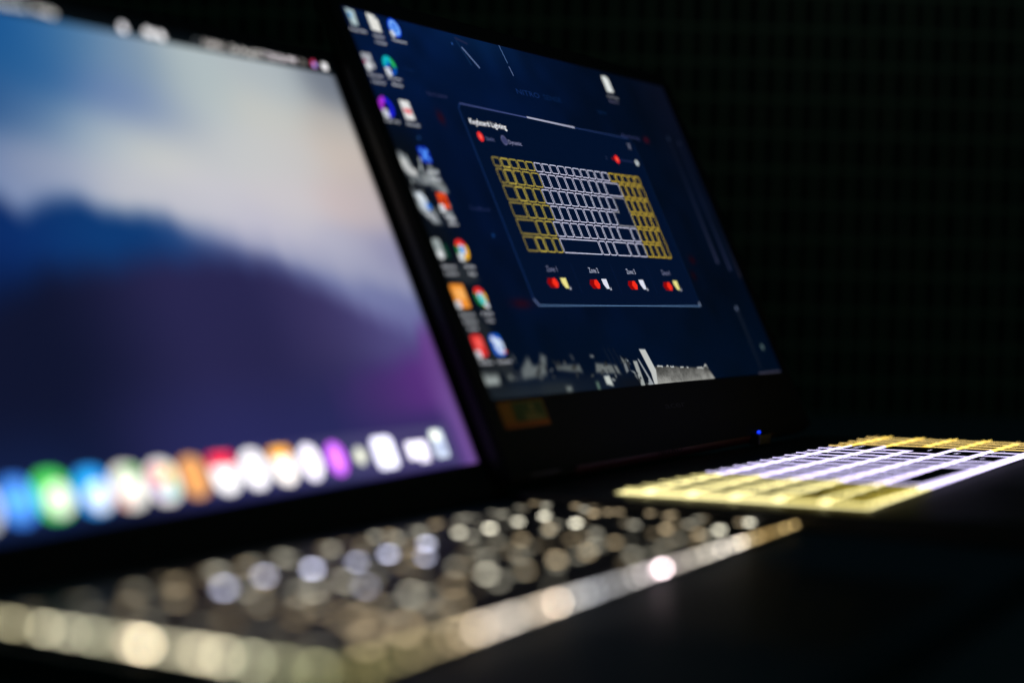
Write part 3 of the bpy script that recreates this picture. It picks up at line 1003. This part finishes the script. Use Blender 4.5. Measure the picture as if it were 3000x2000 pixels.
dispA = picture_panel('display', 0, 0, 302.2, 191.6, 0, 1.0, wall_a, sl, 'near_display_picture')
dispA.matrix_local = MAm


def bar_a(X, Y):
    P = np.zeros(X.shape + (3,))
    P[...] = (4, 8, 12)
    mixc(P, (40, 48, 54), sm(185.8 - Y, -2.0, 1.6) * sm(X, 110, 200))
    mixc(P, (24, 40, 66), (1 - sm(X, 60, 120)) * sm(186 - Y, -2, 2))
    return P


def dock_a(X, Y):
    P = wall_a(X, Y)
    mixc(P, (86, 82, 120), 0.42 * sm(X, 120, 220) + 0.06)
    return P


picture_panel('menu_bar', 0, 185.2, 302.2, 191.6, .06, 0.8, bar_a, dispA, 'menu_bar_picture')
picture_panel('dock_panel', 2, 1.2, 287, 19.6, .06, 1.0, dock_a, dispA, 'dock_picture')
z = .14


def mitem(words, c, k=1.0, ht=2.9):
    k *= 2.2
    q = MB()
    for s, x0, x1, y in words:
        q.text(s, x0, y, ht, z, G(*c, k=k), x1=x1)
    return q.build('menu_item', dispA)


mitem([('Window', 92, 117, 187.0)], (196, 204, 210), 1.25)
mitem([('Help', 120.5, 130.5, 187.0)], (206, 204, 200), 1.25)
q = MB(); q.disc(165.9, 188.0, 1.9, z, G(240, 238, 244, k=1.6), 2.1); q.build('menu_symbol', dispA)
q = MB(); q.disc(179.6, 188.2, 1.9, z, G(240, 238, 240, k=1.5)); q.rrect(182.4, 188.1, 2.6, 3.2, .8, z + .02, G(240, 238, 240, k=1.5)); q.disc(187.2, 187.8, 2.0, z, G(244, 242, 244, k=1.6)); q.build('menu_symbol', dispA)
q = MB(); q.arc(208.6, 188.2, 1.1, 1.6, 0, 360, z, G(110, 116, 120)); q.build('menu_symbol', dispA)
mitem([('100%', 213.6, 226.0, 187.2)], (190, 184, 180), 1.1)
mitem([('Sat Aug 22', 230.2, 250.6, 187.4)], (198, 194, 190), 1.15)
mitem([('7:20:36 PM', 252.6, 275.2, 187.5)], (204, 196, 200), 1.15)
q = MB(); q.arc(280.4, 188.9, .9, 1.7, 0, 360, z, G(140, 134, 128)); q.build('menu_symbol', dispA)
q = MB(); q.disc(288.4, 189.2, 2.1, z, G(216, 60, 100)); q.disc(288.8, 188.7, 1.3, z + .03, G(150, 160, 250, k=1.2)); q.build('menu_symbol', dispA)
q = MB(); q.rrect(296.4, 189.0, 4.2, 3.8, .6, z, G(240, 238, 240, k=1.2)); q.build('menu_symbol', dispA)

# dock icons: each one mesh of a few lit layers
def dock(x, y, wd, ht, base, layers=(), rnd=None, k=1.0):
    q = MB()
    k *= 1.9
    base = tuple(c * .88 + 255 * .12 for c in base)
    y += 0.4
    layers = [(a_, b_, c_, d_, e_, f_, g_ * 1.6) for a_, b_, c_, d_, e_, f_, g_ in layers]
    if rnd == 'disc':
        q.disc(x, y, wd / 2, z, G(*base, k=k), ht / 2)
    else:
        q.rrect(x, y, wd, ht, 5.4 if rnd is None else rnd, z, G(*base, k=k))
    for i, (sh, dx, dy, a, b_, c, kk) in enumerate(layers):
        zz = z + .05 * (i + 1)
        if sh == 'd': q.disc(x + dx, y + dy, a, zz, G(*c, k=kk), b_)
        else: q.rrect(x + dx, y + dy, a, b_, 1.2, zz, G(*c, k=kk))
    return q.build('dock_icon', dispA)


H = 14.4
dock(8.6, 10.4, 14, H, (206, 214, 226), [('r', 0, 0, 9, 9, (80, 130, 220), 1)])
dock(25.0, 10.4, 14, H, (190, 196, 204), [('d', 0, 0, 4.5, 4.5, (120, 124, 132), 1)])
dock(40.8, 10.6, 13.6, 13.8, (36, 112, 232), [('d', 0, 0, 4.4, 4.6, (66, 164, 244), 1.2), ('r', 0, 0, 2.0, 8.2, (150, 176, 244), 1)], 'disc')
dock(55.4, 11.0, 13.6, H, (52, 200, 64), [('d', 2.0, -1.6, 5.0, 4.6, (238, 250, 224), 1.2)])
dock(72.6, 10.6, 13.6, H, (14, 136, 232), [('d', 1.8, -2.2, 4.8, 4.4, (230, 240, 255), 1.15), ('d', -2, 2.8, 3, 1.8, (30, 190, 240), 1.0)])
dock(88.8, 10.4, 13.4, H, (226, 222, 210), [('r', 2.5, 4.2, 7, 3.6, (150, 206, 130), 1), ('r', -4.0, -4.0, 4.4, 4.4, (240, 170, 150), 1), ('d', 1, -1, 4, 3.6, (246, 244, 236), 1.1)])
dock(105.2, 10.4, 13.2, H, (238, 232, 226), [('d', -2.6, 2.6, 2.6, 2.6, (244, 120, 130), 1), ('d', 2.6, 2.2, 2.6, 2.4, (250, 214, 90), 1.1), ('d', 2.6, -2.6, 2.6, 2.6, (110, 214, 190), 1), ('d', -2.4, -2.6, 2.4, 2.4, (180, 150, 226), 1), ('d', -.4, 0, 1.6, 1.6, (240, 160, 60), 1)])
dock(120.6, 10.6, 12.8, H, (196, 128, 64), [('r', 0, 0, 4.0, 9, (220, 150, 84), 1)])
dock(136.8, 10.4, 12.8, H, (244, 240, 240), [('r', 0, 4.6, 12.4, 4.9, (236, 36, 66), 1.1), ('r', .2, -2.6, 8, 4.8, (252, 250, 250), 1.15)], k=1.1)
dock(153.4, 10.4, 12.8, H, (240, 236, 240), [('r', 0, 4.4, 8, 1.4, (200, 190, 190), 1), ('r', 0, 0, 8, 1.2, (200, 196, 200), 1)], k=1.1)
dock(170.2, 10.2, 12.8, H, (244, 236, 228), [('r', -.2, 5.0, 12.2, 4.0, (248, 170, 50), 1.1)], k=1.1)
dock(186.6, 10.0, 12.8, 14.2, (236, 230, 244), [('d', 0, 0, 4.0, 4.0, (250, 236, 240), 1.1)], 'disc', k=1.1)
dock(203.0, 10.0, 12.4, 13.6, (168, 62, 220), [('d', 0, 0, 2.6, 5, (224, 130, 250), 1.2)], 'disc')
dock(218.6, 9.8, 7.4, 7.4, (176, 180, 176), [('d', 0, 0, 2.2, 2.2, (226, 226, 196), 1.1)], 'disc')
dock(235.8, 9.8, 15.0, 13.4, (228, 226, 250), [('d', 0, 0.4, 2.6, 3.0, (176, 206, 244), 1.0), ('r', 0, -4.4, 9, 2.4, (250, 250, 255), 1.1)], 3.0, k=1.1)
dock(259.2, 9.0, 15.5, 7.6, (236, 230, 250), [('r', 3.0, -3.8, 8, 3.6, (236, 230, 250), 1.05), ('r', -1, 1, 9, 3, (250, 250, 255), 1.1)], 1.2, k=1.05)
dock(276.6, 10.4, 10.5, 12.6, (164, 176, 196), [('d', -1.0, 3.6, 3.6, 2.4, (236, 242, 226), 1.1), ('r', 1, -2, 5, 5, (150, 160, 190), 1)], 2.0, k=1.0)

# ---- keyboard of the near laptop
KA_X0, KA_W, PY, PX = -150.0, 306.0, 17.9, 306.0 / 16
rowsA = [[1] * 16, [1] * 13 + [2, 1], [1.5] + [1] * 12 + [1.5, 1], [1.8] + [1] * 11 + [2.2, 1], [2.3] + [1] * 10 + [1.7, 1, 1], [1, 1, 1, 1.3, 5.4, 1.3, 1, 1, 1, 1, 1]]
MEAS = [(-81.2, -43.0, 0.7, 0), (-55.3, -40.0, 0.6, 0), (-37.1, -44.2, 1.0, 0), (-18.4, -48.0, 0.5, 0), (1.5, -47.6, 0.8, 0), (26.4, -45.7, 0.7, 0), (1.9, -60.3, 0.6, 0), (55.7, -41.3, 0.6, 1), (72.2, -44.6, 0.95, 1), (94.1, -44.5, 0.6, 1), (113.5, -45.4, 0.65, 1), (86.4, -62.8, 0.35, 2), (106.5, -64.1, 0.9, 1), (135.2, -56.6, 0.35, 2), (-10.7, -93.5, 0.6, 1), (24.8, -98.2, 0.6, 2), (-0.8, -99.9, 0.4, 2), (51.4, -70.1, 0.25, 2), (43.5, -100.1, 0.4, 2), (68.7, -97.7, 0.35, 2), (111.5, -98.8, 0.5, 2), (118.0, -116.4, 0.7, 1), (107.6, -113.8, 0.4, 2), (148.4, -117.7, 0.65, 1), (-38.0, -95.7, 0.4, 2), (-57.6, -93.4, 0.45, 1), (-64.6, -112.6, 0.5, 2), (-92.7, -116.0, 0.35, 2), (-77.9, -94.1, 0.3, 2), (-103.6, -110.7, 0.35, 2), (30.8, -121.0, 0.12, 2), (75.2, -84.0, 0.15, 2), (148, -72.8, 0.18, 2), (150, -84.0, 0.15, 2), (-102.3, -43.5, 0.3, 2), (-120.2, -41.0, 0.2, 2), (-93.9, -66.5, 0.25, 2), (-100.9, -83.8, 0.25, 2), (-64.6, -65.7, 0.4, 1), (-55.5, -71.9, 0.3, 0), (-118.5, -119, 0.6, 2), (-100.4, -119, 0.7, 2), (-116.0, -73.3, 0.2, 2), (138.0, -60.1, 0.2, 2)]
LC = {0: (212, 214, 240), 1: (214, 208, 186), 2: (184, 164, 130)}
LEGK = 8.2
q = MB(); q.rrect(KA_X0 + KA_W / 2, -71.7, KA_W + 2, 6 * PY + 2, 3, DZ + 0.03, deck_m); q.build('keyboard_tray', sl)
KEYS = []
for r, ws in enumerate(rowsA):
    x = KA_X0
    for wd in ws:
        KEYS.append([x, x + wd * PX, -18 - r * PY, -18 - (r + 1) * PY, []])
        x += wd * PX
for (mx_, my_, br_, cl_) in MEAS:
    my_ = max(-124.0, my_)
    best = min(KEYS, key=lambda K_: max(K_[0] - mx_, mx_ - K_[1], 0) ** 2 + max(K_[3] - my_, my_ - K_[2], 0) ** 2)
    best[4].append((min(max(mx_, best[0] + 3.6), best[1] - 3.6), min(max(my_, best[3] + 3.6), best[2] - 3.6), br_, cl_))
for K_ in KEYS:
    x0, x1, yt, yb, marks = K_
    q = MB()
    q.slab((x0 + x1) / 2, (yt + yb) / 2, x1 - x0 - 2.6, yt - yb - 2.6, 1.8, DZ + .1, DZ + 1.5, key_m, .3, n=3)
    dens = 0.55 if x0 < -115 else (1.0 if x0 < 40 else 0.7)
    for n_ in range(1 if marks else 3):
        marks = marks + [((x0 + x1) / 2 + random.uniform(-4.5, 4.5), (yt + yb) / 2 + random.uniform(-4.5, 4.5), random.choice((.05, .08, .14, .24)) * dens, random.choice((1, 1, 2, 2)))]
    for (mx_, my_, br_, cl_) in marks:
        q.slab(mx_, my_, 2.9, 3.0, .8, DZ + 1.52, DZ + 1.95, G(*LC[cl_], k=round(br_ * LEGK * 1.3, 2)), .1, n=2)
    q.build('key', sl)

# ---- pale lit rim along the left and the front of the keyboard
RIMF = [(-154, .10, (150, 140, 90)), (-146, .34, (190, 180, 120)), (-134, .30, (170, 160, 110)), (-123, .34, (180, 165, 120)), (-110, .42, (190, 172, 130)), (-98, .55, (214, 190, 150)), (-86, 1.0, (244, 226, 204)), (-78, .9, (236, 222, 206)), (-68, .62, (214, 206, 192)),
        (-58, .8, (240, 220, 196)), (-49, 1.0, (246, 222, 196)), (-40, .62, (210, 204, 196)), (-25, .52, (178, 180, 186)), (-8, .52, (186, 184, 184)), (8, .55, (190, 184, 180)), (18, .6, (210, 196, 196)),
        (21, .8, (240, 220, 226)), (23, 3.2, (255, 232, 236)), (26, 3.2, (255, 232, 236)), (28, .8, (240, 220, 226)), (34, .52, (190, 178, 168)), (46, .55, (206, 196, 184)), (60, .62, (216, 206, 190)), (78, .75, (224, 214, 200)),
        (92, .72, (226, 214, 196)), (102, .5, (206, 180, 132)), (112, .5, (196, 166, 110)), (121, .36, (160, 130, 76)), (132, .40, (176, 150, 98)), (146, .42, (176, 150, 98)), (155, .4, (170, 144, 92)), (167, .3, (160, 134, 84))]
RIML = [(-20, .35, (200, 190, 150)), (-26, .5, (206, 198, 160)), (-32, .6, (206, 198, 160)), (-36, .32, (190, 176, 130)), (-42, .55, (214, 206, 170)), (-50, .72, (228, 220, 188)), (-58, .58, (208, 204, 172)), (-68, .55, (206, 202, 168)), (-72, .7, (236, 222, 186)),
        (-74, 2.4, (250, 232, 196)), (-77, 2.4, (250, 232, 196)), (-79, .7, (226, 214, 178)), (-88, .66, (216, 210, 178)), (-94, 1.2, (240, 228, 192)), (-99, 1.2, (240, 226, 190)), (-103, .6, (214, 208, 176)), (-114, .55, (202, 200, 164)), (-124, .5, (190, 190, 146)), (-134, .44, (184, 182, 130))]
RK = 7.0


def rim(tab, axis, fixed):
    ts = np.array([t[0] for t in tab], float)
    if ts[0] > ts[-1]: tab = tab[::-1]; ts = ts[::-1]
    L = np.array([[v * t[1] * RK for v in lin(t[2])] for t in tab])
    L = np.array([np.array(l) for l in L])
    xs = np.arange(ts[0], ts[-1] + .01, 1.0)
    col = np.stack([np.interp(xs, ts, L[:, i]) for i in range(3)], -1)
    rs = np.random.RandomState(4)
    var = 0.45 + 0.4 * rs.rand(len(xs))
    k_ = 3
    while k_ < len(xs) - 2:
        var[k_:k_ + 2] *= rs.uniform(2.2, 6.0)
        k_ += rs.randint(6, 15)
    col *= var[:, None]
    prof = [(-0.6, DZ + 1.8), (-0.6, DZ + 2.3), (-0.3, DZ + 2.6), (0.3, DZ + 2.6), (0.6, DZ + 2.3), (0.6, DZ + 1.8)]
    V, F, C_ = [], [], []
    for i, t in enumerate(xs):
        for (o_, zz) in prof:
            V.append(((t, fixed + o_, zz) if axis == 'x' else (fixed + o_, t, zz)))
            C_.append(col[i])
    n = len(prof)
    for i in range(len(xs) - 1):
        for j in range(n - 1):
            F.append((i * n + j, (i + 1) * n + j, (i + 1) * n + j + 1, i * n + j + 1))
    return V, F, C_


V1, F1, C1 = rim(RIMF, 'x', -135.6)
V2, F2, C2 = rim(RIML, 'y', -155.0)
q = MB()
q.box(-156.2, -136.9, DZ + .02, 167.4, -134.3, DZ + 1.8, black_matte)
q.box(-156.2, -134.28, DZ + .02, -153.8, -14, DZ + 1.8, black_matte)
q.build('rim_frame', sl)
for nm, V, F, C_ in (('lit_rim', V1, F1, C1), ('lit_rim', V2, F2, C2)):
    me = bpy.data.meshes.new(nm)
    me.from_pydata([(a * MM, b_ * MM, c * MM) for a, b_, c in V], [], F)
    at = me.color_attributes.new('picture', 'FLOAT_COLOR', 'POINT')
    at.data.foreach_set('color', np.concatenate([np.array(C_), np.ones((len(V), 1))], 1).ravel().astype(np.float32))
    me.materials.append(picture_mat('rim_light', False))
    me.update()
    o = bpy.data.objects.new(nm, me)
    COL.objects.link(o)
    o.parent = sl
